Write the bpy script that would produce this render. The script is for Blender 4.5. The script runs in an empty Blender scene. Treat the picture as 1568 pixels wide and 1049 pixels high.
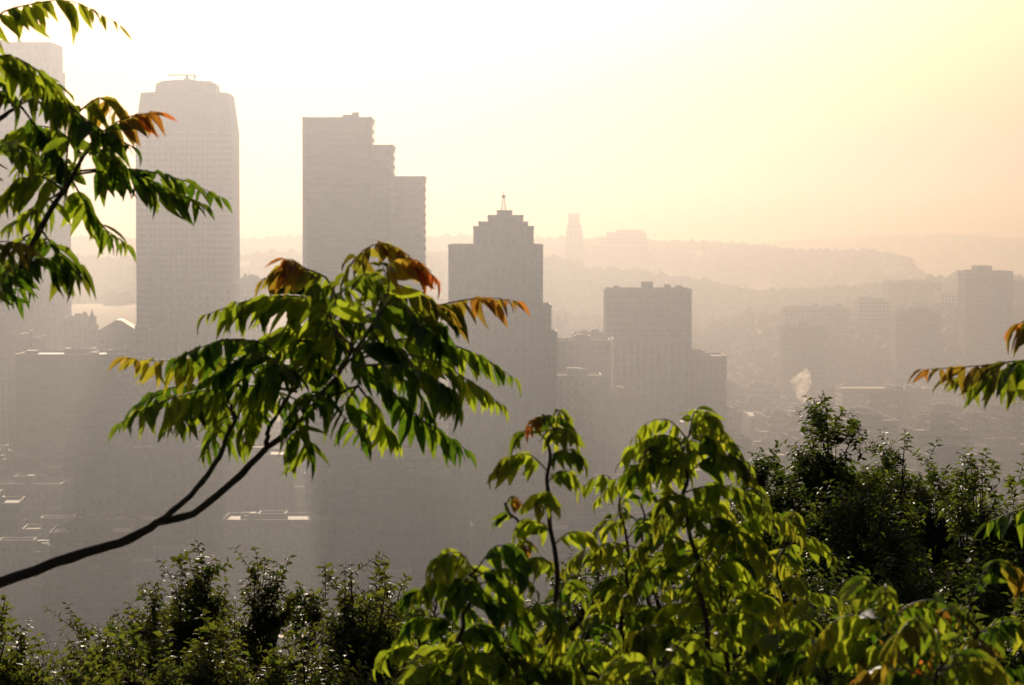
import bpy, math, random
import numpy as np
from mathutils import Vector, Matrix, noise
random.seed(11); rng=np.random.default_rng(11)
S=bpy.context.scene
COL=S.collection
EYE=145.0; F=4200.0
PIT=math.atan((524.5-350)/F)
def sight(px,py,d):
    a=(px-784)/F; b=(524.5-py)/F
    v=Vector((a, math.cos(PIT)+b*math.sin(PIT), -math.sin(PIT)+b*math.cos(PIT)))
    v*=d/v.y
    return Vector((v.x,v.y,v.z+EYE))
# ---------------------------------------------------------------- materials
def newmat(name):
    m=bpy.data.materials.new(name); m.use_nodes=True
    nt=m.node_tree; nt.nodes.clear()
    out=nt.nodes.new('ShaderNodeOutputMaterial')
    return m,nt,out
def N(nt,t,**k):
    n=nt.nodes.new(t)
    for a,b in k.items(): setattr(n,a,b)
    return n
def ramp(nt,fac,stops):
    r=N(nt,'ShaderNodeValToRGB'); e=r.color_ramp.elements
    e[0].position=stops[0][0]; e[0].color=(*stops[0][1],1)
    e[1].position=stops[-1][0]; e[1].color=(*stops[-1][1],1)
    for p,c in stops[1:-1]:
        x=e.new(p); x.color=(*c,1)
    nt.links.new(fac,r.inputs[0]); return r.outputs[0]
def wall_mat(name,c1,c2,rough=.8,scale=.15,objrand=False):
    m,nt,out=newmat(name); L=nt.links.new
    b=N(nt,'ShaderNodeBsdfPrincipled'); b.inputs['Roughness'].default_value=rough
    tc=N(nt,'ShaderNodeTexCoord'); no=N(nt,'ShaderNodeTexNoise'); no.inputs['Scale'].default_value=scale; no.inputs['Detail'].default_value=6
    L(tc.outputs['Object'],no.inputs['Vector'])
    col=ramp(nt,no.outputs[0],[(.3,c1),(.7,c2)])
    if objrand:
        oi=N(nt,'ShaderNodeObjectInfo')
        oc=ramp(nt,oi.outputs['Random'],[(0,(.45,.28,.22)),(.2,(1.2,1.15,1.05)),(.4,(.45,.42,.4)),(.6,(1.5,1.45,1.3)),(.8,(.5,.36,.28)),(1,(.8,.8,.82))])
        oc.node.color_ramp.interpolation='CONSTANT'
        mx=N(nt,'ShaderNodeMix',data_type='RGBA',blend_type='MULTIPLY'); mx.inputs[0].default_value=1
        L(col,mx.inputs[6]); L(oc,mx.inputs[7]); col=mx.outputs[2]
    L(col,b.inputs['Base Color']); L(b.outputs[0],out.inputs[0]); return m
def glass_mat(name,c1=(.02,.025,.03),c2=(.12,.12,.11)):
    m,nt,out=newmat(name); L=nt.links.new
    b=N(nt,'ShaderNodeBsdfPrincipled')
    tc=N(nt,'ShaderNodeTexCoord'); sn=N(nt,'ShaderNodeVectorMath',operation='SNAP'); sn.inputs[1].default_value=(2.1,2.1,3.6)
    wn=N(nt,'ShaderNodeTexWhiteNoise'); L(tc.outputs['Object'],sn.inputs[0]); L(sn.outputs[0],wn.inputs[0])
    L(ramp(nt,wn.outputs[0],[(.4,c1),(1,c2)]),b.inputs['Base Color'])
    b.inputs['Roughness'].default_value=.18
    L(b.outputs[0],out.inputs[0]); return m
M_GLASS=glass_mat('window_glass')
M_GLASSB=glass_mat('tinted_curtain_glass',(.06,.07,.085),(.09,.10,.12))
M_STONE=wall_mat('limestone',(.24,.23,.21),(.34,.32,.28))
M_BRICK=wall_mat('tower_brick',(.14,.105,.085),(.20,.155,.125))
M_MET=wall_mat('aluminium_panel',(.19,.20,.22),(.24,.25,.27),.45)
M_GRAN=wall_mat('grey_granite',(.09,.09,.10),(.13,.13,.14),.55)
M_STEEL=wall_mat('weathered_steel',(.06,.045,.04),(.10,.075,.06),.7)
M_VAR=wall_mat('city_wall',(.22,.22,.22),(.32,.32,.32),.8,.2,True)
M_ROOF=wall_mat('roof_membrane',(.06,.06,.06),(.20,.195,.19),.75,.05)
M_ROOFP=wall_mat('pale_roof',(.22,.22,.22),(.36,.36,.36),.7,.05)
M_DARK=wall_mat('dark_metal',(.03,.03,.03),(.06,.06,.06),.5)
M_PAVE=wall_mat('concrete_paving',(.2,.2,.19),(.3,.29,.27),.85)
M_PAINT=wall_mat('road_paint',(.7,.7,.68),(.8,.8,.78),.6)
M_ASPH=wall_mat('asphalt',(.045,.045,.047),(.075,.073,.07),.6)
# ---------------------------------------------------------------- mesh builder
class MB:
    def __init__(s): s.v=[];s.f=[];s.m=[]
    def box(s,x0,x1,y0,y1,z0,z1,m=0):
        k=len(s.v)
        s.v+=[(x0,y0,z0),(x1,y0,z0),(x1,y1,z0),(x0,y1,z0),(x0,y0,z1),(x1,y0,z1),(x1,y1,z1),(x0,y1,z1)]
        s.f+=[(k,k+3,k+2,k+1),(k+4,k+5,k+6,k+7),(k,k+1,k+5,k+4),(k+1,k+2,k+6,k+5),(k+2,k+3,k+7,k+6),(k+3,k,k+4,k+7)]
        s.m+=[m]*6
    def loft(s,rings,m=0,cap=True):
        k=len(s.v); n=len(rings[0])
        for r in rings: s.v+=[tuple(p) for p in r]
        for i in range(len(rings)-1):
            for j in range(n):
                a=k+i*n+j;b=k+i*n+(j+1)%n
                s.f.append((a,b,b+n,a+n)); s.m.append(m)
        if cap:
            s.f.append(tuple(k+(len(rings)-1)*n+j for j in range(n))); s.m.append(m)
            s.f.append(tuple(k+j for j in reversed(range(n)))); s.m.append(m)
    def tube(s,pts,rads,m=0,n=6):
        rings=[]
        for i,p in enumerate(pts):
            a=pts[max(i-1,0)]; b=pts[min(i+1,len(pts)-1)]
            t=(Vector(b)-Vector(a)).normalized()
            u=t.cross(Vector((0.3,1,0.2))).normalized(); w=t.cross(u)
            rings.append([Vector(p)+rads[i]*(u*math.cos(q)+w*math.sin(q)) for q in [2*math.pi*j/n for j in range(n)]])
        s.loft(rings,m)
    def mesh(s,name,mats):
        me=bpy.data.meshes.new(name); me.from_pydata(s.v,[],s.f)
        for x in mats: me.materials.append(x)
        me.polygons.foreach_set('material_index',s.m); me.update(); return me
    def obj(s,name,mats,loc=(0,0,0),rot=0):
        o=bpy.data.objects.new(name,s.mesh(name,mats)); o.location=loc; o.rotation_euler=(0,0,rot); COL.objects.link(o); return o
def block(mb,x0,x1,y0,y1,z0,z1,style='grid',fh=3.8,bay=3.6,roof=2):
    """one building volume: glazed core (0), proud spandrels and piers (1), roof (2), parapet"""
    mb.box(x0,x1,y0,y1,z0,z1,0)
    nf=max(1,int(round((z1-z0)/fh))); fh=(z1-z0)/nf
    sp={'grid':.42,'ribbon':.45,'rib':.22,'punch':.5}[style]*fh
    pw={'grid':.3,'ribbon':0,'rib':.42,'punch':.55}[style]
    for i in range(nf):
        z=z0+i*fh+ (fh-sp)
        mb.box(x0-.2,x1+.2,y0-.2,y1+.2,z,z+sp-(.01 if i==nf-1 else 0),1)
    mb.box(x0-.31,x1+.31,y0-.31,y1+.31,z0-.5,z0+.9,1)
    if pw:
        for (a,b,ax) in ((x0,x1,0),(y0,y1,1)):
            n=max(2,int(round((b-a)/bay))); st=(b-a)/n; w=pw*st*.5
            for i in range(n+1):
                c=a+i*st
                lo=max(c-w,a-.38); hi=min(c+w,b+.38)
                if i==0: lo=a-.38; hi=a+w
                if i==n: hi=b+.38; lo=b-w
                if ax==0:
                    mb.box(lo,hi,y0-.4,y0+.3,z0-.4,z1+.003,1); mb.box(lo,hi,y1-.3,y1+.4,z0-.4,z1+.003,1)
                elif 0<i<n:
                    mb.box(x0-.4,x0+.3,lo,hi,z0-.4,z1+.003,1); mb.box(x1-.3,x1+.4,lo,hi,z0-.4,z1+.003,1)
    mb.box(x0+.3,x1-.3,y0+.3,y1-.3,z1,z1+.12,roof)
    e=.5;h=z1+1.1
    mb.box(x0-e,x1+e,y0-e,y0+.25,z1-.3,h,1); mb.box(x0-e,x1+e,y1-.25,y1+e,z1-.3,h,1)
    mb.box(x0-e,x0+.25,y0+.25,y1-.25,z1-.3,h-.01,1); mb.box(x1-.25,x1+e,y0+.25,y1-.25,z1-.3,h-.01,1)
def clutter(mb,x0,x1,y0,y1,z,r=random,n=4,m=1):
    for _ in range(n):
        w=r.uniform(1.5,min(7,(x1-x0)*.3)); d=r.uniform(1.5,min(7,(y1-y0)*.3)); h=r.uniform(1.2,3.6)
        x=r.uniform(x0+1,x1-1-w); y=r.uniform(y0+1,y1-1-d)
        mb.box(x,x+w,y,y+d,z+.05,z+h+.1,m); mb.box(x+.2,x+w-.2,y+.2,y+d-.2,z+h+.1,z+h+.4,2)
FOOT=[]
def Z(py,d): return sight(784,py,d).z
def X(px,d): return (px-784)/F*d*1.0009
def reg(x0,x1,d,dep): FOOT.append((x0-6,x1+6,d-6,d+dep+6))
def simple(name,px0,px1,py,d,dep=30,style='grid',wall=None,roof=None,steps=(),rot=0,fh=3.8,bay=3.6,cl=4):
    x0,x1=X(px0,d),X(px1,d); cx=(x0+x1)/2; w=(x1-x0)/2; h=Z(py,d)
    mb=MB(); block(mb,-w,w,0,dep,0,h,style,fh,bay)
    if cl: clutter(mb,-w+1,w-1,2,dep-2,h,n=cl)
    for (a,b,t,yy0,yy1,st) in steps:
        sx0,sx1=X(a,d)-cx,X(b,d)-cx
        block(mb,sx0,sx1,dep*yy0,dep*yy1,h if t<py else 0,Z(t,d),st or style,fh,bay)
    reg(x0,x1,d,dep)
    return mb.obj(name,[M_GLASS,wall or M_VAR,roof or M_ROOF],(cx,d,0),rot)
# ---------------------------------------------------------------- landmark towers
def crown_tower():
    d=1500; cx=X(281,d); mb=MB()
    def ring(h,c,z): return [(-h+c,-h,z),(h-c,-h,z),(h,-h+c,z),(h,h-c,z),(h-c,h,z),(-h+c,h,z),(-h,h-c,z),(-h,-h+c,z)]
    z1=Z(200,d);z2=Z(143,d);z3=Z(126,d);z4=Z(121,d)
    mb.loft([ring(26,6,0),ring(26,6,z1),ring(23.2,6,z2)],0)
    mb.loft([ring(17.2,6,z2-1),ring(16.4,6,z3),ring(13.5,5,z4),ring(10,4,z4+.6)],1)
    nf=58; fh=z1/nf
    for i in range(nf):
        zz=i*fh+fh*.6; mb.loft([ring(26.2,6,zz),ring(26.2,6,zz+fh*.38)],1)
    for i in range(14):
        t=i/14; h=26.2-(26-23.2)*(t+.02); zz=z1+(z2-z1)*t+.5; mb.loft([ring(h+.1,6,zz),ring(h-.0,6,zz+1.0)],1)
    mb.loft([ring(23.6,6,z2-.6),ring(23.6,6,z2+.9)],1)
    for s in range(4):
        for i in range(14):
            t=-19+38*i/13
            p=[(t-.45,-26.55),(t+.45,-26.55),(t+.45,-25.8),(t-.45,-25.8)]
            q=[(t-.45,-23.75),(t+.45,-23.75),(t+.45,-23),(t-.45,-23)]
            R=Matrix.Rotation(s*math.pi/2,2)
            f=lambda P,z:[(*(R@Vector(a)),z) for a in P]
            mb.loft([f(p,0),f(p,z1),f(q,z2)],1)
    # roof maintenance crane
    zr=z4; mb.box(-1.2,.4,-1,1,zr,zr+3.0,3)
    mb.box(-2.2,1.6,-1.4,1.4,zr+.5,zr+1.8,3)
    mb.box(-11,4.5,-.45,.45,zr+3.2,zr+4.0,3); mb.box(-.9,.1,-.3,.3,zr+2.9,zr+3.3,3); mb.box(3.4,4.4,-.4,.4,zr+.4,zr+3.3,3)
    mb.box(-11.3,-10.4,-.4,.4,zr+2.6,zr+3.3,3)
    FOOT.append((cx-30,cx+30,d-30,d+40))
    mb.obj('chamfered_crown_skyscraper',[M_GLASSB,M_GRAN,M_ROOF,M_DARK],(cx,d+26,0))
crown_tower()
def steel_tower():
    d=1700; mb=MB(); cx=X(5,d); x=lambda p:X(p,d)-cx
    h=Z(66,d)
    block(mb,x(-75),x(78),6,50,0,h,'rib',4.0,3.6)
    block(mb,x(-60),x(84),12,44,0,Z(108,d),'rib',4.0,3.6)
    block(mb,x(-50),x(93),16,40,0,Z(345,d),'rib',4.0,3.6)
    clutter(mb,x(-70),x(70),10,45,h,n=6)
    mb.tube([(x(62),20,h),(x(62),20,h+5)],[.3,.15],1)
    FOOT.append((cx-45,cx+45,d-5,d+60))
    mb.obj('weathered_steel_skyscraper',[M_GLASS,M_STEEL,M_ROOF],(cx,d,0))
steel_tower()
def stepped_tower():
    d=1250; mb=MB(); cx=X(557,d); x=lambda p:X(p,d)-cx
    block(mb,x(467),x(568),0,32,0,Z(183,d),'ribbon',3.9)
    block(mb,x(568)+.3,x(600),3,36,0,Z(225,d),'ribbon',3.9)
    block(mb,x(600)+.3,x(648),7,40,0,Z(273,d),'ribbon',3.9)
    clutter(mb,x(480),x(560),6,28,Z(183,d),n=2)
    for p,y,t in ((467,0,183),(568,0,183),(600,3,225),(648,7,273)):
        mb.box(x(p)-.9,x(p)+.75,y-.6,y+1.2,0,Z(t,d)+1.2,1)
    hz=Z(178,d); mb.tube([(x(535),10,hz-4),(x(535),10,hz+.5)],[1.0,.8],1)
    FOOT.append((cx-36,cx+36,d-5,d+50))
    mb.obj('stepped_office_skyscraper',[M_GLASSB,M_MET,M_ROOF],(cx,d,0))
stepped_tower()
def deco_tower():
    d=1150; mb=MB(); cx=X(765,d); x=lambda p:X(p,d)-cx; z=lambda p:Z(p,d)
    block(mb,x(688),x(830),0,38,0,z(378),'rib',3.7,3.0)
    block(mb,x(830)+.4,x(843),3,36,0,z(471),'rib',3.7,3.0)
    block(mb,x(843)+.8,x(852),6,34,0,z(513),'rib',3.7,3.0)
    block(mb,x(726),x(816),4,34,z(378),z(350),'rib',3.7,3.0)
    block(mb,x(734),x(807),7,31,z(350),z(343),'rib',3.7,3.0)
    block(mb,x(748),x(800),9,29,z(343),z(333),'rib',3.7,3.0)
    block(mb,x(762),x(783),13,25,z(333),z(325.5),'rib',3.7,3.0)
    cxm=x(771); zt=z(325)
    for sx,sy in ((-1,-1),(1,-1),(1,1),(-1,1)):
        mb.tube([(cxm+sx*1.0,19+sy*1.0,zt),(cxm+sx*.3,19+sy*.3,zt+6.5)],[.2,.14],3,4)
    for i in range(7):
        a=1.0-.7*i/6.5; zz=zt+i
        mb.box(cxm-a,cxm+a,19-a,19+a,zz+.3,zz+.5,3)
    mb.tube([(cxm,19,zt+6),(cxm,19,zt+9)],[.3,.12],3,5)
    mb.box(cxm-.8,cxm+.8,18.2,19.8,zt+6.3,zt+7.3,3)
    FOOT.append((cx-24,cx+28,d-5,d+50))
    mb.obj('art_deco_tower',[M_GLASS,M_BRICK,M_ROOF,M_DARK],(cx,d,0))
deco_tower()
simple('slab_office_building',928,1058,445,1500,32,'grid',M_BRICK,steps=((985,1000,435,.3,.6,None),))
simple('ribbed_office_building',940,1056,522,1440,30,'rib',M_STONE)
# cathedral-like university tower on the far ridge
def uni():
    d=3900; mb=MB(); cx=X(879,d); x=lambda p:X(p,d)-cx; z=lambda p:Z(p,d)
    for a,b,t,y0,y1 in ((865.5,893.5,372,0,40),(867.5,891.5,352,5,36),(869.3,889.5,343,8,33),(871,887,328,11,30)):
        block(mb,x(a),x(b),y0,y1,30,z(t),'rib',4.5,4)
    for sx in (872,886):
        mb.loft([[(x(sx)-2,12,z(328)),(x(sx)+2,12,z(328)),(x(sx)+2,16,z(328)),(x(sx)-2,16,z(328))],[(x(sx)-.3,13.7,z(326)),(x(sx)+.3,13.7,z(326)),(x(sx)+.3,14.3,z(326)),(x(sx)-.3,14.3,z(326))]],1)
    mb.obj('gothic_university_tower',[M_GLASS,M_BRICK,M_ROOF],(cx,d,0))
uni()
def hospital():
    d=4300; mb=MB(); cx=X(955,d); x=lambda p:X(p,d)-cx; z=lambda p:Z(p,d)
    for a,b,t,y0,y1 in ((905,992,376,0,50),(918,990,363,6,44),(930,990,357,10,40),(945,984,353,15,35)):
        block(mb,x(a),x(b),y0,y1,40,z(t),'grid',4.5,5)
    mb.obj('hospital_complex',[M_GLASS,M_BRICK,M_ROOF],(cx,d,0))
hospital()
# ---------------------------------------------------------------- named mid-ground buildings
L=[('classical_office_building',256,356,437,1380,34,'punch',M_STONE,None),
('office_building',356,402,430,1620,30,'grid',M_STONE,None),
('office_building',228,332,506,1330,26,'rib',M_STONE,None),
('office_building',96,136,489,1560,26,'rib',M_BRICK,None),
('office_building',-20,54,520,1400,30,'grid',M_VAR,None),
('glass_office_building',24,188,546,1250,40,'ribbon',M_STEEL,M_ROOFP),
('office_building',172,232,560,1420,26,'grid',M_STONE,None),
('office_building',848,934,524,1400,30,'grid',M_BRICK,None),
('office_building',878,930,513,1560,24,'grid',M_VAR,None),
('office_building',842,920,578,1290,26,'punch',M_STONE,None),
('brick_warehouse',996,1112,548,1560,40,'punch',M_BRICK,None),
('office_building',930,1000,606,1380,26,'punch',M_BRICK,None),
('hillside_apartment_building',1202,1300,472,2500,40,'grid',M_VAR,None),
('hillside_apartment_building',1316,1362,460,2600,40,'grid',M_STONE,None),
('hillside_apartment_building',1362,1440,434,3000,60,'grid',M_VAR,None),
('hillside_apartment_building',1440,1478,450,2900,50,'grid',M_VAR,None),
('hospital_tower',1478,1550,417,2400,40,'grid',M_BRICK,None),
('hillside_apartment_building',1550,1620,432,2700,50,'grid',M_VAR,None),
('office_building',1372,1440,478,2350,36,'punch',M_BRICK,None),
('office_building',1200,1262,500,2200,36,'grid',M_VAR,None),
('office_building',1290,1425,597,1950,40,'ribbon',M_STONE,M_ROOFP),
('warehouse',1430,1565,640,1750,50,'punch',M_STONE,M_ROOFP),
('warehouse',1150,1290,640,1800,60,'grid',M_VAR,M_ROOFP),
('parking_garage',505,640,712,1280,40,'ribbon',M_STONE,M_ROOFP),
('long_brick_building',604,772,748,1190,22,'punch',M_BRICK,None),
('office_building',466,502,728,1180,20,'grid',M_STONE,None),
('office_building',590,690,640,1380,28,'grid',M_VAR,None),
('office_building',430,500,560,1500,28,'grid',M_VAR,None),
('office_building',330,440,700,1160,30,'punch',M_VAR,None),
('office_building',190,300,690,1130,30,'punch',M_BRICK,None),
('office_building',340,500,800,1060,26,'grid',M_BRICK,None),
('office_building',-10,90,745,1080,30,'grid',M_VAR,None),
('office_building',100,250,800,1040,22,'punch',M_VAR,None),
('office_building',690,770,660,1300,28,'punch',M_STONE,None)]
for nm,a,b,t,d,dep,st,w,r in L:
    steps=()
    if random.random()<.6 and nm!='parking_garage':
        c=random.uniform(a+(b-a)*.2,a+(b-a)*.5); steps=((c,c+(b-a)*.25,t-random.uniform(4,9)*1200/d*1.0,.3,.7,'punch'),)
    if nm=='hospital_tower': steps=((1497,1520,409,.2,.8,'grid'),)
    simple(nm,a,b,t,d,dep,st,w,r,steps)
# gabled church-like building with spires
def church():
    d=1520; mb=MB(); cx=X(180,d)
    block(mb,-14,14,0,24,0,Z(515,d),'punch',4,3.4)
    z0=Z(515,d); mb.loft([[(-14,0,z0+1.2),(14,0,z0+1.2),(14,24,z0+1.2),(-14,24,z0+1.2)],[(-1,4,z0+9),(1,4,z0+9),(1,20,z0+9),(-1,20,z0+9)]],2)
    for sx in (-14,13):
        block(mb,sx-2.5,sx+2.5,-3,3,0,z0+5,'punch',4,2.5)
        mb.loft([[(sx-2.5,-3,z0+6),(sx+2.5,-3,z0+6),(sx+2.5,3,z0+6),(sx-2.5,3,z0+6)],[(sx-.1,-.1,z0+15),(sx+.1,-.1,z0+15),(sx+.1,.1,z0+15),(sx-.1,.1,z0+15)]],2)
    FOOT.append((cx-20,cx+20,d-8,d+30))
    mb.obj('gabled_stone_courthouse',[M_GLASS,M_STONE,M_DARK],(cx,d,0))
church()
mbp=MB(); d=1500; mbp.tube([(0,0,0),(0,0,Z(388,d))],[.8,.3],0,6); mbp.tube([(-1,0,Z(400,d)),(1,0,Z(400,d))],[.15,.15],0,4); mbp.obj('radio_mast',[M_DARK],(X(366,d),d,0))
# ---------------------------------------------------------------- terrain
def interp(x,pts):
    xs=[p[0] for p in pts]; ys=[p[1] for p in pts]; return float(np.interp(x,xs,ys))
RID=[(7600,900,[(-3000,371),(0,369),(400,372),(700,366),(800,372),(1150,378),(1300,372),(1440,362),(1568,372),(3000,372)]),
(4700,600,[(-3000,388),(0,384),(150,372),(330,378),(460,369),(650,372),(700,366),(760,378),(830,375),(1000,378),(1060,381),(1200,392),(1330,389),(1370,397),(1410,440),(1500,470),(3000,470)]),
(3400,400,[(-3000,420),(0,400),(200,410),(350,400),(600,400),(860,405),(900,420),(1050,440),(1150,462),(1300,455),(1420,440),(1500,425),(1568,430),(3000,430)]),
(2700,330,[(-3000,470),(0,470),(600,470),(900,490),(1060,512),(1150,500),(1300,490),(1400,482),(1568,474),(3000,474)])]
def gz(x,y,fine=True):
    if y<460:
        z=max(0,143.3-.32*y)
        if y>2: z+=(noise.noise(Vector((x*.15,y*.15,0)))*.5) if z>1 else 0
        return z
    z=0
    px=784+F*x/y
    for d,w,pr in RID:
        pxx=784+F*x/d
        h=145-(interp(pxx,pr)-350)/F*d
        h+=noise.noise(Vector((x*.004,y*.004,d)))*8
        t=math.exp(-((y-d)/w)**2) if y<d else math.exp(-((y-d)/(w*1.6))**2)
        z=max(z,h*t)
    if y>8500: z=max(z,90)
    return z if z>1.5 else 0
ys=list(np.linspace(-60,100,60))+list(np.linspace(110,470,30))+list(np.linspace(500,2100,30))+list(np.linspace(2130,9600,170))+[14000,30000]
nx=150; V=[];Fc=[]
for y in ys:
    hw=max(120,y*.55+100) if y<9700 else y*.6
    for i in range(nx+1):
        x=-hw+2*hw*i/nx; V.append((x,y,gz(x,y)))
for j in range(len(ys)-1):
    for i in range(nx):
        a=j*(nx+1)+i; Fc.append((a,a+1,a+nx+2,a+nx+1))
me=bpy.data.meshes.new('ground'); me.from_pydata(V,[],Fc)
m,nt,out=newmat('ground_cover'); Lk=nt.links.new
b=N(nt,'ShaderNodeBsdfPrincipled'); b.inputs['Roughness'].default_value=.85
ge=N(nt,'ShaderNodeNewGeometry'); sp=N(nt,'ShaderNodeSeparateXYZ'); Lk(ge.outputs['Position'],sp.inputs[0])
mr=N(nt,'ShaderNodeMapRange'); mr.inputs[1].default_value=.5; mr.inputs[2].default_value=4; Lk(sp.outputs[2],mr.inputs[0])
n1=N(nt,'ShaderNodeTexNoise'); n1.inputs['Scale'].default_value=.03; n1.inputs['Detail'].default_value=8; Lk(ge.outputs['Position'],n1.inputs['Vector'])
asp=ramp(nt,n1.outputs[0],[(.35,(.045,.045,.046)),(.65,(.09,.088,.085))])
grn=ramp(nt,n1.outputs[0],[(.35,(.02,.035,.012)),(.65,(.06,.075,.03))])
mx=N(nt,'ShaderNodeMix',data_type='RGBA'); Lk(mr.outputs[0],mx.inputs[0]); Lk(asp,mx.inputs[6]); Lk(grn,mx.inputs[7])
Lk(mx.outputs[2],b.inputs['Base Color']); Lk(b.outputs[0],out.inputs[0]); me.materials.append(m)
for p in me.polygons: p.use_smooth=True
COL.objects.link(bpy.data.objects.new('ground',me))
# river at the foot of the slope
mb=MB(); mb.box(-900,900,480,760,-1,.02,0)
m,nt,out=newmat('river_water'); b=N(nt,'ShaderNodeBsdfPrincipled'); b.inputs['Base Color'].default_value=(.03,.04,.035,1); b.inputs['Roughness'].default_value=.12
nn=N(nt,'ShaderNodeTexNoise'); nn.inputs['Scale'].default_value=400; bp=N(nt,'ShaderNodeBump'); bp.inputs['Strength'].default_value=.2
nt.links.new(nn.outputs[0],bp.inputs['Height']); nt.links.new(bp.outputs[0],b.inputs['Normal']); nt.links.new(b.outputs[0],out.inputs[0])
mb.obj('river',[m])
# ---------------------------------------------------------------- city blocks
variants=[]
for i in range(30):
    r=random.Random(i+100); w=r.uniform(16,38); dp=r.uniform(14,26); h=[7,8,10,12,15,18,22,28,36,48][i%10]*r.uniform(.9,1.1)
    mb=MB(); st=r.choice(['grid','punch','punch','ribbon','rib'])
    block(mb,-w/2,w/2,-dp/2,dp/2,0,h,st,3.7,r.uniform(2.8,4.2))
    if h>10 and r.random()<.6:
        block(mb,-w/2+w*.25,w/2-w*.3,-dp*.25,dp*.25,h,h+3.5,'punch',3.5,3)
    clutter(mb,-w/2,w/2,-dp/2,dp/2,h,r,4)
    variants.append((h,w,dp,mb.mesh('city_building_shell',[M_GLASS,M_VAR,M_ROOFP if i%4==0 else M_ROOF])))
TH=math.radians(4)
def rot2(x,y): return (x*math.cos(TH)-y*math.sin(TH), x*math.sin(TH)+y*math.cos(TH))
LIM=[(-300,560),(200,575),(360,600),(440,640),(560,650),(640,650),(850,610),(1000,590),(1060,560),(1150,590),(1568,600),(1900,600)]
pave=MB(); marks=MB(); empties=[]
def carmesh():
    mb=MB()
    def sec(x,w,z0,z1): return [(x,-w,z0),(x,w,z0),(x,w*.96,z1),(x,-w*.96,z1)]
    mb.loft([sec(-2.2,.8,.35,.75),sec(-2.1,.88,.25,.9),sec(-1.0,.9,.25,.95),sec(1.1,.9,.25,.95),sec(2.0,.86,.25,.82),sec(2.2,.75,.35,.65)],0)
    mb.loft([sec(-1.7,.8,.9,.96),sec(-1.15,.72,.93,1.38),sec(.3,.72,.93,1.42),sec(1.2,.8,.9,.96)],1)
    for x in (-1.35,1.35):
        for s in (-1,1):
            mb.tube([(x,s*.72,.32),(x,s*.92,.32)],[.32,.32],2,10)
    return mb
carpaint=[]
for i,c in enumerate([(.7,.7,.7),(.05,.05,.06),(.35,.36,.38),(.3,.03,.03),(.05,.1,.25)]):
    m,nt,out=newmat('car_paint'); b=N(nt,'ShaderNodeBsdfPrincipled'); b.inputs['Base Color'].default_value=(*c,1); b.inputs['Metallic'].default_value=.3; b.inputs['Roughness'].default_value=.2
    nt.links.new(b.outputs[0],out.inputs[0]); carpaint.append(carmesh().mesh('car_body',[m,M_GLASS,M_DARK]))
def car(x,y,a,z=.02):
    o=bpy.data.objects.new('parked_car',random.choice(carpaint)); o.location=(x,y,z); o.rotation_euler=(0,0,a); COL.objects.link(o)
ncar=0
for j in range(0,22):
    for i in range(-10,11):
        bx,by=i*96+ (j%2)*20,860+j*72
        wx,wy=rot2(bx,by)
        if abs(wx)>wy*.25+80 or wy<850: continue
        hw,hd=41,28
        c=[rot2(bx-hw,by-hd),rot2(bx+hw,by-hd),rot2(bx+hw,by+hd),rot2(bx-hw,by+hd)]
        pave.loft([[(*p,-.2) for p in c],[(*p,.13) for p in c]],0)
        for q in range(12):     # dashed centre line of the street in front
            a=bx-hw+q*8; cc=[rot2(a,by-hd-7.6),rot2(a+3,by-hd-7.6),rot2(a+3,by-hd-7.3),rot2(a,by-hd-7.3)]
            marks.v+=[(*p,.006) for p in cc]; k=len(marks.v); marks.f.append((k-4,k-3,k-2,k-1)); marks.m.append(0)
        px=784+F*wx/wy
        lot = random.random()<.18 or (300<px<640 and 1000<wy<1130)
        if wy<1500:
            for q in range(4):
                if ncar<150:
                    t=rot2(bx+random.uniform(-38,38),by-hd-(3 if random.random()<.5 else 11)); car(*t,TH+(0 if random.random()<.5 else math.pi)); ncar+=1
        if lot:
            if wy<1400:
                for q in range(26):
                    if random.random()<.55 and ncar<150:
                        t=rot2(bx-36+(q%13)*5.6,by-10+(q//13)*14); car(*t,TH+math.pi/2,.14); ncar+=1
            continue
        for sx in (-1,0,1):
            for sy in (-1,1):
                ux,uy=rot2(bx+sx*27,by+sy*14)
                ok=all(not(a-14<ux<b_+14 and c_-10<uy<e+10) for a,b_,c_,e in FOOT)
                if not ok or random.random()<.12: continue
                pxx=784+F*ux/uy
                zl=Z(interp(pxx,LIM)+random.uniform(0,60),uy)
                if zl<6: zl=random.uniform(6,9)
                hh=min(zl,random.choice([8,10,12,16,20,26,34,44]))
                v=min(variants,key=lambda q:abs(q[0]-hh)+random.uniform(0,4))
                o=bpy.data.objects.new('city_building',v[3]); o.location=(ux,uy,.1)
                o.rotation_euler=(0,0,TH+random.choice([0,math.pi])); o.scale=(min(1,25.5/v[1]),min(1,26/v[2]),min(1.05,hh/v[0])); COL.objects.link(o)
pave.obj('pavement',[M_PAVE]); marks.obj('road_markings',[M_PAINT])
hw=MB()
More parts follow.
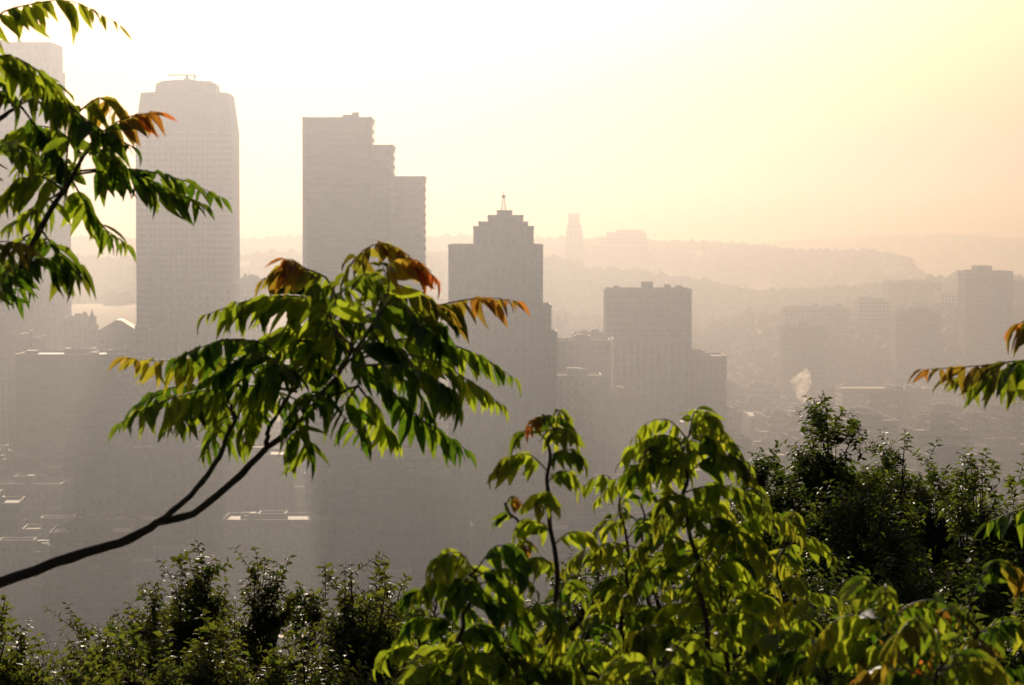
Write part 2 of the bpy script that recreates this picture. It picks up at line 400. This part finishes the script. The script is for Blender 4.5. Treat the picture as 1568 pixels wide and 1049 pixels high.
def road(mb,p0,p1,w,z):
    a=Vector(p0);b=Vector(p1); t=(b-a).normalized(); n=Vector((-t.y,t.x))
    def q(o1,o2,z0,z1,m): 
        P=[a+n*o1,b+n*o1,b+n*o2,a+n*o2]; mb.loft([[(p.x,p.y,z0) for p in P],[(p.x,p.y,z1) for p in P]],m)
    q(-w/2,w/2,z-1.2,z,0); q(-w/2-.4,-w/2,z-1.2,z+1,1); q(w/2,w/2+.4,z-1.2,z+1,1); q(-.25,.25,z,z+.8,1)
    L_=(b-a).length
    for k in range(int(L_/9)):
        for o in (-w/4,w/4):
            A=a+t*(k*9)+n*o; B=A+t*3; mb.v+=[(A.x,A.y,z+.006),(B.x,B.y,z+.006),(B.x+n.x*.15,B.y+n.y*.15,z+.006),(A.x+n.x*.15,A.y+n.y*.15,z+.006)]
            kk=len(mb.v); mb.f.append((kk-4,kk-3,kk-2,kk-1)); mb.m.append(2)
    for k in range(int(L_/35)):
        c=a+t*(k*35+10); mb.box(c.x-5,c.x+5,c.y-.8,c.y+.8,0,z-1.1,1)
road(hw,(-350,925),(500,985),20,7)
hw.obj('elevated_highway',[M_ASPH,M_PAVE,M_PAINT])
# ---------------------------------------------------------------- distant woodland on ridges
def woods(name,cond,n,size):
    ico=[(0,0,1)]+[(math.cos(a)*.8,math.sin(a)*.8,.5) for a in [k*1.2566 for k in range(5)]]+[(math.cos(a)*1.0,math.sin(a)*1.0,-.3) for a in [.63+k*1.2566 for k in range(5)]]
    fs=[(0,1+k,1+(k+1)%5) for k in range(5)]+[(1+k,6+k,1+(k+1)%5) for k in range(5)]+[(6+k,6+(k+1)%5,1+(k+1)%5) for k in range(5)]
    vs=[];ff=[]
    for _ in range(n):
        x,y=cond(); z=gz(x,y)
        if z<3: continue
        s=random.uniform(.5,1.3)*size; k=len(vs)
        for p in ico:
            j=random.uniform(.75,1.25); vs.append((x+p[0]*s*j,y+p[1]*s*j,z+s*.35+p[2]*s*j*.9))
        ff+=[tuple(k+i for i in f) for f in fs]
    me=bpy.data.meshes.new(name); me.from_pydata(vs,[],ff); me.materials.append(M_WOOD)
    COL.objects.link(bpy.data.objects.new(name,me))
M_WOOD=wall_mat('woodland_foliage',(.02,.035,.012),(.05,.07,.025),.9,.05)
def c1():
    y=random.choice([4700,7600,3400])+random.gauss(-100,260); return random.uniform(-.2,.2)*y,y
def c2():
    y=random.uniform(2150,3500); return random.uniform(-.03,.2)*y,y
woods('distant_woodland',c1,9000,9); woods('hillside_trees',c2,5000,7)
# ---------------------------------------------------------------- chimney with steam
d=1950; sx=X(1240,d); zc=Z(632,d)
mb=MB(); mb.tube([(0,0,0),(0,0,zc*.5),(0,0,zc)],[1.8,1.5,1.2],0,12); mb.tube([(0,0,zc-1),(0,0,zc+.3)],[1.4,1.4],0,12); mb.obj('factory_chimney',[M_BRICK],(sx,d,0))
mb=MB(); K=9; hh=Z(575,d)-zc
mb.tube([(-9*(i/K)**1.3+2*math.sin(i),0,hh*i/K) for i in range(K+1)],[1.2+7*(i/K)**.8 for i in range(K+1)],0,12)
m,nt,out=newmat('steam'); Lk=nt.links.new
tc=N(nt,'ShaderNodeTexCoord'); no=N(nt,'ShaderNodeTexNoise'); no.inputs['Scale'].default_value=.22; no.inputs['Detail'].default_value=5; Lk(tc.outputs['Object'],no.inputs['Vector'])
mp=N(nt,'ShaderNodeMapRange'); mp.inputs[1].default_value=.44; mp.inputs[2].default_value=.8; mp.inputs[3].default_value=0; mp.inputs[4].default_value=.2; Lk(no.outputs[0],mp.inputs[0])
sc_=N(nt,'ShaderNodeVolumeScatter'); sc_.inputs['Color'].default_value=(.97,.97,.97,1); sc_.inputs['Anisotropy'].default_value=.5; Lk(mp.outputs[0],sc_.inputs['Density']); Lk(sc_.outputs[0],out.inputs['Volume'])
mb.obj('steam_plume',[m],(sx,d,zc+.5))
# ---------------------------------------------------------------- foliage
def leafmat(name,dark,lite,tdark,tlite,red,tred,gloss=.45,tf=.5,spec=.5):
    m,nt,out=newmat(name); Lk=nt.links.new
    at=N(nt,'ShaderNodeAttribute',attribute_name='tint'); sp=N(nt,'ShaderNodeSeparateColor'); Lk(at.outputs['Color'],sp.inputs[0])
    tc=N(nt,'ShaderNodeTexCoord'); no=N(nt,'ShaderNodeTexNoise'); no.inputs['Scale'].default_value=45; no.inputs['Detail'].default_value=4; Lk(tc.outputs['Object'],no.inputs['Vector'])
    mr_=N(nt,'ShaderNodeMapRange'); mr_.inputs[1].default_value=.3; mr_.inputs[2].default_value=.7; mr_.inputs[3].default_value=-.22; mr_.inputs[4].default_value=.22; Lk(no.outputs[0],mr_.inputs[0])
    am=N(nt,'ShaderNodeMath',operation='ADD',use_clamp=True); Lk(sp.outputs[0],am.inputs[0]); Lk(mr_.outputs[0],am.inputs[1])
    def mixc(a,b_,f,blend='MIX'):
        mx=N(nt,'ShaderNodeMix',data_type='RGBA'); Lk(f,mx.inputs[0])
        for s,i in ((a,6),(b_,7)):
            if isinstance(s,tuple): mx.inputs[i].default_value=(*s,1)
            else: Lk(s,mx.inputs[i])
        return mx.outputs[2]
    c=mixc(mixc(dark,lite,am.outputs[0]),red,sp.outputs[1])
    t=mixc(mixc(tdark,tlite,am.outputs[0]),tred,sp.outputs[1])
    b=N(nt,'ShaderNodeBsdfPrincipled'); b.inputs['Roughness'].default_value=gloss; b.inputs['Specular IOR Level'].default_value=spec; Lk(c,b.inputs['Base Color'])
    tr=N(nt,'ShaderNodeBsdfTranslucent'); Lk(t,tr.inputs[0])
    ms=N(nt,'ShaderNodeMixShader'); ms.inputs[0].default_value=tf; Lk(b.outputs[0],ms.inputs[1]); Lk(tr.outputs[0],ms.inputs[2])
    Lk(ms.outputs[0],out.inputs[0]); return m
M_LEAF=leafmat('sumac_leaf',(.025,.06,.010),(.09,.13,.02),(.08,.17,.008),(.52,.62,.03),(.45,.10,.03),(.95,.26,.05),.5,.58,.35)
M_LEAF2=leafmat('shrub_leaf',(.02,.045,.010),(.06,.09,.018),(.06,.12,.010),(.26,.35,.03),(.2,.09,.04),(.4,.2,.04),.55,.45,.35)
M_BARK=wall_mat('bark',(.035,.024,.018),(.08,.05,.035),.8,30)
M_RACH=wall_mat('rachis',(.08,.09,.03),(.14,.08,.04),.6,10)
TB=[(0,0,0)]+[p for t,w,c in ((.12,.30,.02),(.35,.5,.0),(.65,.38,-.07),(.86,.17,-.16)) for p in ((-w,t,c+.05*w*2),(0,t,c-.02),(w,t,c+.05*w*2))]+[(0,1,-.25)]
FB=[(0,1,2),(0,2,3)]+[q for k in (1,4,7) for q in ((k,k+3,k+4,k+1),(k+1,k+4,k+5,k+2))]+[(10,13,11),(11,13,12)]
TS=[(0,0,0),(-.5,.4,.08),(0,.45,-.02),(.5,.4,.08),(0,1,-.15)]
FS=[(0,1,2),(0,2,3),(1,4,2),(2,4,3)]
class Plant:
    def __init__(s): s.mb=MB(); s.lf=[]
    def leaf(s,o,ax,wd,l,w,tint,red): s.lf.append((tuple(o),tuple(ax),tuple(wd),l,w,tint,red))
    def build(s,name,lm,T=TB,FT=FB):
        nb=len(s.mb.v)
        A=np.array([a[0] for a in s.lf]); AX=np.array([a[1] for a in s.lf]); W=np.array([a[2] for a in s.lf])
        AX/=np.linalg.norm(AX,axis=1)[:,None]; W-=AX*(W*AX).sum(1)[:,None]; W/=np.linalg.norm(W,axis=1)[:,None]+1e-9
        Nn=np.cross(W,AX); sg=np.sign(Nn[:,2]); sg[sg==0]=1; Nn*=sg[:,None]
        l=np.array([a[3] for a in s.lf])[:,None,None]; w=np.array([a[4] for a in s.lf])[:,None,None]
        cv=rng.uniform(.2,2.2,len(s.lf))[:,None,None]
        T=np.array(T)[None]
        P=A[:,None]+W[:,None]*T[:,:,0:1]*w+AX[:,None]*T[:,:,1:2]*l+Nn[:,None]*T[:,:,2:3]*l*cv
        P=P.reshape(-1,3); n=T.shape[1]
        vs=s.mb.v+P.tolist()
        fs=list(s.mb.f)+[tuple(nb+i*n+k for k in f) for i in range(len(s.lf)) for f in FT]
        ms=s.mb.m+[1]*(len(s.lf)*len(FT))
        me=bpy.data.meshes.new(name); me.from_pydata(vs,[],fs)
        for x in (M_BARK,lm,M_RACH): me.materials.append(x)
        me.polygons.foreach_set('material_index',ms); me.polygons.foreach_set('use_smooth',[True]*len(ms))
        at=me.attributes.new('tint','FLOAT_COLOR','POINT')
        c=np.zeros((len(vs),4)); c[:,3]=1
        c[nb:,0]=np.repeat([a[5] for a in s.lf],n); c[nb:,1]=np.repeat([a[6] for a in s.lf],n)
        at.data.foreach_set('color',c.ravel()); me.update()
        o=bpy.data.objects.new(name,me); COL.objects.link(o); return o
def spline(pts,n):
    P=[Vector(p) for p in pts]; P=[P[0]*2-P[1]]+P+[P[-1]*2-P[-2]]; out=[]
    m=len(P)-3
    for i in range(n+1):
        t=i/n*m; k=min(int(t),m-1); u=t-k; a,b,c,d=P[k:k+4]
        out.append(.5*((2*b)+(c-a)*u+(2*a-5*b+4*c-d)*u*u+(3*b-a-3*c+d)*u**3))
    return out
def frond(pl,pts,n=9,ll=.1,wr=.36,droop=.75,red=0,tint=None,rr=.0035,start=.18):
    C=spline(pts,24); pl.mb.tube(C[::2],[rr*(1-.75*i/12) for i in range(13)],2,5)
    tb=random.choice([.0,.1,.2,.35,.5,.75,.95]) if tint is None else tint
    for i in range(n):
        t=start+(1-start)*i/(n-.5); q=t*24; k=min(int(q),23); p=C[k].lerp(C[k+1],q-k); tg=(C[k+1]-C[k]).normalized()
        sd=tg.cross(Vector((0,0,1)))
        if sd.length<.2: sd=Vector((1,0,0))
        sd.normalize()
        sc=(.72+.5*math.sin(math.pi*min(1,t*.9+.05)))*(1-.45*max(0,t-.75)/.25)*random.uniform(.75,1.18)
        for s in (-1,1):
            if random.random()<.04: continue
            ax=sd*s*random.uniform(.35,.95)+Vector((0,0,-1))*droop*random.uniform(.5,1.3)+tg*random.uniform(.2,.7)+Vector((random.gauss(0,.15),random.gauss(0,.15),random.gauss(0,.15)))
            wd=tg+sd*random.gauss(0,.45)+Vector((0,0,random.gauss(0,.3)))
            rd=red*max(0,(t-.35)/.65)**.9*random.uniform(.5,1.3)
            pl.leaf(p+Vector((0,0,random.gauss(0,.002))),ax,wd,ll*sc,ll*sc*wr*random.uniform(.8,1.15),min(1,max(0,tb+random.gauss(0,.25))),min(1,rd))
    tg=(C[-1]-C[-2]).normalized()
    pl.leaf(C[-1],tg+Vector((0,0,-.5)),tg.cross(Vector((0,0,1)))+Vector((0,0,.6)),ll*.7,ll*.22,tb,min(1,red))
def pix(pl,D,plist,**k):
    d0=D+random.uniform(-.35,.35); dd=random.uniform(-.35,.35)
    n=len(plist)-1
    frond(pl,[sight(a,b,d0+dd*i/n) for i,(a,b) in enumerate(plist)],**k)
# --- big tree of heaven on the left
T=Plant(); D=7.0
def stem(pl,pl2d,r0,r1,D,ddepth=0,mat=0):
    n=len(pl2d)-1; P=[sight(a,b,D+ddepth*i/n) for i,(a,b) in enumerate(pl2d)]; C=spline(P,20)
    C=[c+Vector((random.gauss(0,.0015),0,random.gauss(0,.0015))) for c in C]
    pl.mb.tube(C,[(r0+(r1-r0)*i/20)*(1.12 if i%5==2 else 1) for i in range(21)],mat,8)
trunk=[(-1.75,7.2,gz(-1.75,7.2)-.3),(-1.72,7.15,142),(-1.66,7.1,143.4),(-1.6,7.05,144.4),(-1.55,7,145.3)]
T.mb.tube(spline(trunk,20),[.09-.0028*i for i in range(21)],0,10)
stem(T,[(-190,920),(-60,905),(0,892),(110,852),(185,832),(242,800)],.017,.0105,7.05)
stem(T,[(242,800),(292,757),(330,708),(347,668),(362,640)],.008,.005,7.0,-.1)
stem(T,[(242,800),(300,783),(365,730),(408,686),(465,640),(515,575),(540,530)],.010,.006,7.0,.1)
stem(T,[(408,686),(412,655),(440,610),(455,590)],.0065,.0035,7.05,-.1)
stem(T,[(465,640),(500,610),(548,590)],.005,.003,7.05,.15)
stem(T,[(362,642),(350,615),(330,600)],.005,.003,6.9,0)
fr=[([(530,545),(500,470),(440,452),(372,462),(316,482)],10,0),
([(535,540),(520,450),(545,395),(585,372),(628,392)],9,.5),
([(540,540),(590,470),(600,400),(640,400),(665,425)],8,1.2),
([(530,540),(510,440),(470,412),(432,408),(404,428)],9,.3),
([(520,530),(490,440),(455,402),(436,396)],7,.7),
([(545,540),(600,490),(670,468),(740,456),(792,462)],11,.6),
([(545,545),(610,520),(670,522),(735,545),(785,578)],11,0),
([(545,550),(600,540),(670,555),(720,585),(765,618)],10,0),
([(545,560),(590,590),(630,630),(672,660),(716,690)],10,0),
([(455,595),(400,560),(320,548),(250,552),(190,548)],11,.3),
([(455,600),(390,590),(310,598),(240,618),(184,648)],11,0),
([(362,642),(330,600),(290,590),(240,600),(200,630)],9,0),
([(362,642),(345,640),(330,660),(322,690)],6,0),
([(455,590),(410,530),(350,520),(300,535),(270,548)],9,0),
([(540,530),(470,500),(420,510),(380,540)],8,0),
([(540,530),(500,500),(480,530),(455,570)],7,0),
([(548,590),(570,620),(590,650),(606,672)],7,0),
([(548,590),(560,560),(600,570),(640,600),(662,640)],8,0),
([(548,590),(530,620),(540,650),(556,676)],6,0),
([(465,640),(450,650),(462,672),(474,690)],5,0),
([(540,530),(570,480),(610,470),(660,490),(700,500)],8,0),
([(535,540),(560,440),(590,430),(640,450),(690,480)],9,.2),
([(535,540),(500,490),(540,430),(570,420)],7,0),
([(540,540),(570,500),(590,440),(585,400)],7,.1),
([(530,540),(470,470),(410,470),(350,490)],8,0),
([(545,560),(620,560),(680,590),(700,620)],8,0),
([(455,590),(480,540),(460,520),(430,540)],7,0),
([(455,590),(470,560),(500,560),(540,600)],7,0),
([(455,595),(400,600),(380,640),(372,680)],7,0),
([(455,595),(430,560),(400,560),(360,590)],7,0),
([(515,575),(560,530),(600,530),(630,560)],7,0),
([(515,575),(500,520),(520,480),(560,470)],7,0),
([(362,642),(330,620),(290,625),(255,650)],8,0),
([(530,545),(480,440),(440,430),(400,470)],8,0),
([(540,545),(600,460),(650,500),(680,530)],8,0),
([(455,590),(400,540),(350,560),(310,585)],8,0),
([(515,575),(490,600),(470,610),(440,650)],7,0),
([(362,642),(380,610),(420,600),(450,630)],6,0)]
for P,n,rd in fr: pix(T,D,P,n=n+4,ll=.08,red=rd,wr=.34)
# upper-left limb
stem(T,[(-190,640),(-90,540),(-20,468),(25,415),(62,350),(98,290),(128,240)],.016,.0045,7.0,-.1)
stem(T,[(-190,500),(-80,280),(-20,200),(30,160)],.014,.004,7.1,-.1)
fr=[([(-60,110),(-10,30),(40,8),(110,2),(182,38)],11,.15),
([(-40,100),(10,85),(60,110),(95,150),(120,175)],9,0),
([(30,160),(60,150),(100,160),(150,195),(205,225)],9,0),
([(98,290),(110,190),(150,150),(170,160),(188,176)],7,.5),
([(128,240),(160,200),(200,178),(242,172)],7,.9),
([(120,262),(170,258),(225,262),(285,278),(338,302)],11,0),
([(110,268),(165,262),(220,272),(270,296),(310,312)],10,0),
([(110,275),(130,310),(155,345),(194,374)],8,0),
([(62,350),(80,375),(100,400),(126,424)],8,.1),
([(62,350),(30,370),(20,410),(30,460)],7,0),
([(98,290),(60,270),(20,285),(-20,320)],8,0),
([(128,240),(90,200),(40,195),(-10,225)],9,0),
([(30,160),(10,140),(-20,150),(-60,180)],7,.9),
([(30,160),(60,200),(90,240),(100,280)],8,0),
([(98,290),(70,310),(40,330),(10,345)],7,0),
([(-20,468),(0,430),(40,400),(80,395)],7,0),
([(-60,500),(-40,400),(0,370),(50,380)],8,.3),
([(128,240),(150,220),(175,240),(185,262)],6,0),
([(30,160),(0,120),(-30,100),(-60,110)],7,0),
([(-40,300),(-20,240),(20,220),(60,240)],8,0),
([(30,160),(50,120),(80,130),(110,170)],7,0),
([(98,290),(100,250),(60,240),(30,260)],7,0),
([(-60,110),(-20,90),(20,100),(60,130)],8,0)]
for P,n,rd in fr: pix(T,D,P,n=n+3,ll=.08,red=rd,wr=.34)
T.build('tree_of_heaven',M_LEAF)
# --- tree at right edge, only frond tips reach in
R=Plant()
R.mb.tube(spline([(1.95,7,gz(1.95,7)-.3),(1.9,7,142.5),(1.75,7,143.8),(1.6,7,144.8)],20),[.07-.0025*i for i in range(21)],0,9)
stem(R,[(1745,420),(1690,520),(1640,560)],.02,.006,7)
for P,n,rd in [([(1640,560),(1570,552),(1500,560),(1412,566)],11,.45),([(1640,560),(1580,556),(1520,572),(1450,580)],9,.1),([(1640,545),(1610,500),(1575,490),(1550,500)],7,.8),([(1640,560),(1600,560),(1560,590)],7,.1),
 ([(1700,760),(1620,765),(1560,780),(1512,800)],7,0),([(1690,520),(1660,600),(1700,760)],2,0)]: pix(R,7,P,n=n+1,ll=.085,red=rd,tint=.2,wr=.34)
R.build('tree_of_heaven',M_LEAF)
# --- saplings in the centre
def sapling(sp,D,r0=.0068,ll=.08,spread=110,young=.15,tint=.7,topred=0,wr=.42,gap=26,top=.6,n=8,low=1.0):
    """upright stem with arching pinnate fronds spaced `gap` along it"""
    P=Plant(); pts=[sight(a,b,D) for a,b in sp]; m=F/D
    base=Vector((pts[0].x+random.uniform(-.1,.1),pts[0].y+.05,gz(pts[0].x,pts[0].y)-.1))
    P.mb.tube(spline([base,base.lerp(pts[0],.5)+Vector((.03,0,0)),pts[0]],10),[r0*1.4]*11,0,8)
    K=40; C=spline(pts,K)
    for i in range(5,K): C[i]=C[i]+Vector((noise.noise(Vector((i*.22,D*9,0)))*.02,0,0))
    P.mb.tube(C,[r0*(1.15-.8*i/K) for i in range(K+1)],0,8)
    tot=sum((C[i+1]-C[i]).length for i in range(K))*m
    nn=int(tot/gap); a=random.random()*6
    for j in range(nn):
        t=(j+.5+random.uniform(-.3,.3))/nn; q=min(t,.999)*K; k=int(q); p=C[k].lerp(C[k+1],q-k)
        a+=2.4+random.uniform(-.4,.4); s=(low+(top-low)*t)*random.uniform(.75,1.2)
        L_=spread/m*s; dr=Vector((math.cos(a),math.sin(a)*.8,0)); up=random.uniform(.15,.65)+.3*(t>.9)
        pp=[p,p+dr*L_*.35+Vector((0,0,L_*up*.6)),p+dr*L_*.75+Vector((0,0,L_*up*.55)),p+dr*L_*1.05+Vector((0,0,L_*(up-.55)*.5))]
        frond(P,pp,n=max(4,int(n*s+.5)),ll=ll*.82*random.uniform(.75,1.1)*(.65+.35*s),wr=wr,droop=random.uniform(.35,.95),red=young*random.random()+(topred if t>.93 else 0),tint=random.uniform(tint-.5,tint+.25),rr=.0022)
    return P.build('sumac_sapling',M_LEAF)
sapling([(842,1080),(846,900),(840,760),(843,680),(846,658)],6.5,spread=95,topred=1.3,top=.5)
sapling([(1095,1080),(1072,900),(1050,780),(1046,700),(1056,660)],6.8,spread=120,ll=.092,gap=13,top=.85,tint=.8)
sapling([(1120,1080),(1110,950),(1100,860),(1130,790)],6.9,spread=120,ll=.085,gap=18,top=.8,tint=.8)
sapling([(803,1080),(804,900),(800,820),(772,770)],6.6,spread=70,topred=.9,young=.6,tint=.5,top=.5,gap=34,ll=.06)
sapling([(700,1080),(705,980),(722,900),(728,870)],6.2,spread=105,ll=.088,young=0,gap=14,top=.8,tint=.7)
sapling([(660,1080),(665,1000),(668,920)],6.6,spread=80,ll=.07,young=0,gap=18,top=.7,tint=.6)
sapling([(950,1090),(955,980),(960,860),(945,740)],7.2,spread=110,ll=.085,gap=15,tint=.6)
sapling([(1005,1090),(1000,980),(990,860),(985,770)],7.6,spread=110,ll=.08,gap=18,tint=.5)
sapling([(1190,1100),(1195,1000),(1190,900),(1205,820)],7.6,spread=115,ll=.085,gap=16,tint=.7,top=.8)
sapling([(1380,1100),(1370,1010),(1350,930)],5.6,spread=150,young=.2,ll=.075,gap=14,tint=.6,top=.9)
sapling([(1500,1120),(1500,1010),(1480,920)],6.0,spread=140,young=1.0,ll=.07,gap=16,tint=.3,top=.9)
sapling([(880,1120),(890,1040),(900,960)],6.4,spread=120,ll=.08,gap=16,tint=.55)
sapling([(1250,1140),(1260,1060),(1270,960)],5.8,spread=140,young=.3,ll=.08,gap=15,tint=.5,top=.9)
sapling([(1010,1140),(1015,1080),(1020,1010)],5.9,spread=120,ll=.08,gap=15,tint=.6,top=.9)
sapling([(780,1140),(770,1060),(765,980)],6.3,spread=110,ll=.08,gap=15,tint=.55,top=.9)
sapling([(1420,1180),(1430,1080),(1440,1000)],5.2,spread=150,ll=.075,gap=15,tint=.4,top=.9,young=.6)
# --- shrubs / small trees with fine leaves
def shrub(name,px,py_top,D,rxp,rzp,ntw,ls=.06,tint=.4,red=0,leaders=3,nl=14):
    P=Plant(); m=F/D; rx=rxp/m; rz=rzp/m; top=sight(px,py_top,D); c=top-Vector((0,0,rz+.12)); c.y=D
    bz=gz(c.x,D); base=Vector((c.x+random.uniform(-.2,.2),D+.1,bz-.1))
    axis=spline([base,base.lerp(c,.5)+Vector((random.uniform(-.15,.15),0,0)),c,c+Vector((random.uniform(-.1,.1),0,rz*.6))],16)
    P.mb.tube(axis,[.05*(1-.8*i/16)+.004 for i in range(17)],0,7)
    sv=Vector((random.random()*50,0,0))
    tw=[]; tries=0
    while len(tw)<ntw and tries<ntw*12:
        tries+=1
        v=Vector((random.gauss(0,1),random.gauss(0,1),random.gauss(0,1))).normalized()
        r=random.random()**.42
        lump=.70+.5*noise.noise(v*1.9+sv)+.3*noise.noise(v*4.3+sv)
        p=c+Vector((v.x*rx,v.y*rx*.8,v.z*rz))*r*min(1.1,max(.35,lump+.15))
        if noise.noise(p*3.2+sv)<-.15: continue
        tw.append((p,(v*.9+Vector((random.gauss(0,.3),0,.35+random.gauss(0,.3)))).normalized(),random.uniform(.1,.24)))
    for _ in range(leaders):
        a=random.uniform(-.6,.6); p=c+Vector((a*rx,random.uniform(-.3,.3)*rx,rz*math.sqrt(1-a*a)*.75))
        for q in range(4): tw.append((p+Vector((random.gauss(0,.03),random.gauss(0,.03),q*.06)),Vector((random.gauss(0,.5),random.gauss(0,.5),1)).normalized(),random.uniform(.1,.2)))
    for i,(p,dv,tl) in enumerate(tw):
        if i%3==0:
            k=random.randint(7,15); a=axis[k]; mid=a.lerp(p,.55)+Vector((0,0,-.05))
            P.mb.tube([a,mid,p],[.010,.006,.003],0,4)
        e=p+dv*tl+Vector((random.gauss(0,.03),0,0)); P.mb.tube([p,e],[.003,.0012],0,3)
        tt=tint+random.gauss(0,.15)+.45*noise.noise(p*2.2+sv)
        for q in range(nl):
            t=(q+.5)/nl; ang=q*2.4; u=dv.cross(Vector((.3,.9,.2))).normalized(); w=dv.cross(u)
            out=(u*math.cos(ang)+w*math.sin(ang))
            ax=out*.9+dv*.5+Vector((0,0,-.25))
            l=ls*random.uniform(.6,1.3)*(1-.4*t)
            P.leaf(p.lerp(e,t),ax,dv.cross(out)+Vector((random.gauss(0,.4),random.gauss(0,.4),random.gauss(0,.4))),l,l*.55,min(1,max(0,tt+random.gauss(0,.2))),red*random.random())
    P.build(name,M_LEAF2,TS,FS)
# left group
for a in [(300,850,15,42,120,230),(235,905,15.5,80,110,340),(150,955,16,90,90,300),(405,862,15,28,120,150),(345,940,16,55,90,220),
          (478,900,15,28,110,110),(20,985,15,60,60,220),(90,1010,14,80,60,220),(550,868,14,58,120,300),(600,895,15,50,110,260),(300,975,13,110,75,300),(470,1010,13,100,60,240),
          (650,930,16,70,110,240),(-20,950,14,40,80,150),(190,990,13,110,65,300)]:
    shrub('leafy_shrub',*a,ls=.06,tint=.4,red=.25)
# right group
for a in [(1275,612,21,62,150,400),(1215,670,22,85,170,420),(1165,690,21,60,170,300),(1375,645,22,70,180,400),(1440,700,21,80,170,420),(1500,690,20,65,170,420),
          (1570,730,20,70,180,380),(1320,730,20,140,170,600),(1450,810,19,160,170,600),(1250,830,18,140,170,560),(1120,790,20,100,180,420),(1020,830,21,100,160,420),(900,850,22,90,140,380),
          (1400,930,14,180,100,520),(1180,950,13,160,100,460),(1000,950,13,160,100,460),(820,970,13,130,90,360),(1560,930,13,110,140,360),(700,1000,13,100,80,260)]:
    shrub('leafy_tree',*a,ls=.075,tint=.3 if a[0]<1480 else .7,red=.1)
# ---------------------------------------------------------------- haze, light, sky, camera
mb=MB(); mb.box(-6000,6000,60,12000,-8,300,0)
m,nt,out=newmat('haze_volume')
vs=N(nt,'ShaderNodeVolumeScatter'); vs.inputs['Color'].default_value=(.80,.845,.94,1); vs.inputs['Density'].default_value=.00015; vs.inputs['Anisotropy'].default_value=.72
va=N(nt,'ShaderNodeVolumeAbsorption'); va.inputs['Color'].default_value=(.42,.255,0,1); va.inputs['Density'].default_value=.00034
ad=N(nt,'ShaderNodeAddShader'); nt.links.new(vs.outputs[0],ad.inputs[0]); nt.links.new(va.outputs[0],ad.inputs[1])
nt.links.new(ad.outputs[0],out.inputs['Volume'])
mb.obj('morning_haze',[m])
SE=math.radians(15); SA=math.radians(-5)   # azimuth measured from +Y towards +X
sdir=Vector((math.sin(SA)*math.cos(SE),math.cos(SA)*math.cos(SE),math.sin(SE)))
sl=bpy.data.lights.new('sun','SUN'); sl.energy=5; sl.angle=math.radians(.5); sl.color=(1,.875,.745)
so=bpy.data.objects.new('sun',sl); so.rotation_euler=(-sdir).to_track_quat('-Z','Y').to_euler(); COL.objects.link(so)
w=bpy.data.worlds.new('World'); S.world=w; w.use_nodes=True; nt=w.node_tree
bg=nt.nodes['Background']; sk=nt.nodes.new('ShaderNodeTexSky'); sk.sky_type='NISHITA'; sk.sun_disc=False
sk.sun_elevation=SE; sk.sun_rotation=SA; sk.dust_density=5; sk.air_density=1; sk.ozone_density=1
tn=nt.nodes.new('ShaderNodeMix'); tn.data_type='RGBA'; tn.blend_type='MULTIPLY'; tn.inputs[0].default_value=1
nt.links.new(sk.outputs[0],tn.inputs[6]); tn.inputs[7].default_value=(1,.89,.98,1)
nt.links.new(tn.outputs[2],bg.inputs[0]); bg.inputs[1].default_value=.05
cam=bpy.data.cameras.new('camera'); co=bpy.data.objects.new('camera',cam); COL.objects.link(co)
co.location=(0,0,EYE); co.rotation_euler=(math.pi/2-PIT,0,0)
cam.sensor_width=36; cam.lens=F/1568*36; cam.clip_end=40000; cam.clip_start=.1
cam.dof.use_dof=True; cam.dof.focus_distance=22; cam.dof.aperture_fstop=13
S.camera=co
S.view_settings.view_transform='Standard'; S.view_settings.look='None'; S.view_settings.exposure=0
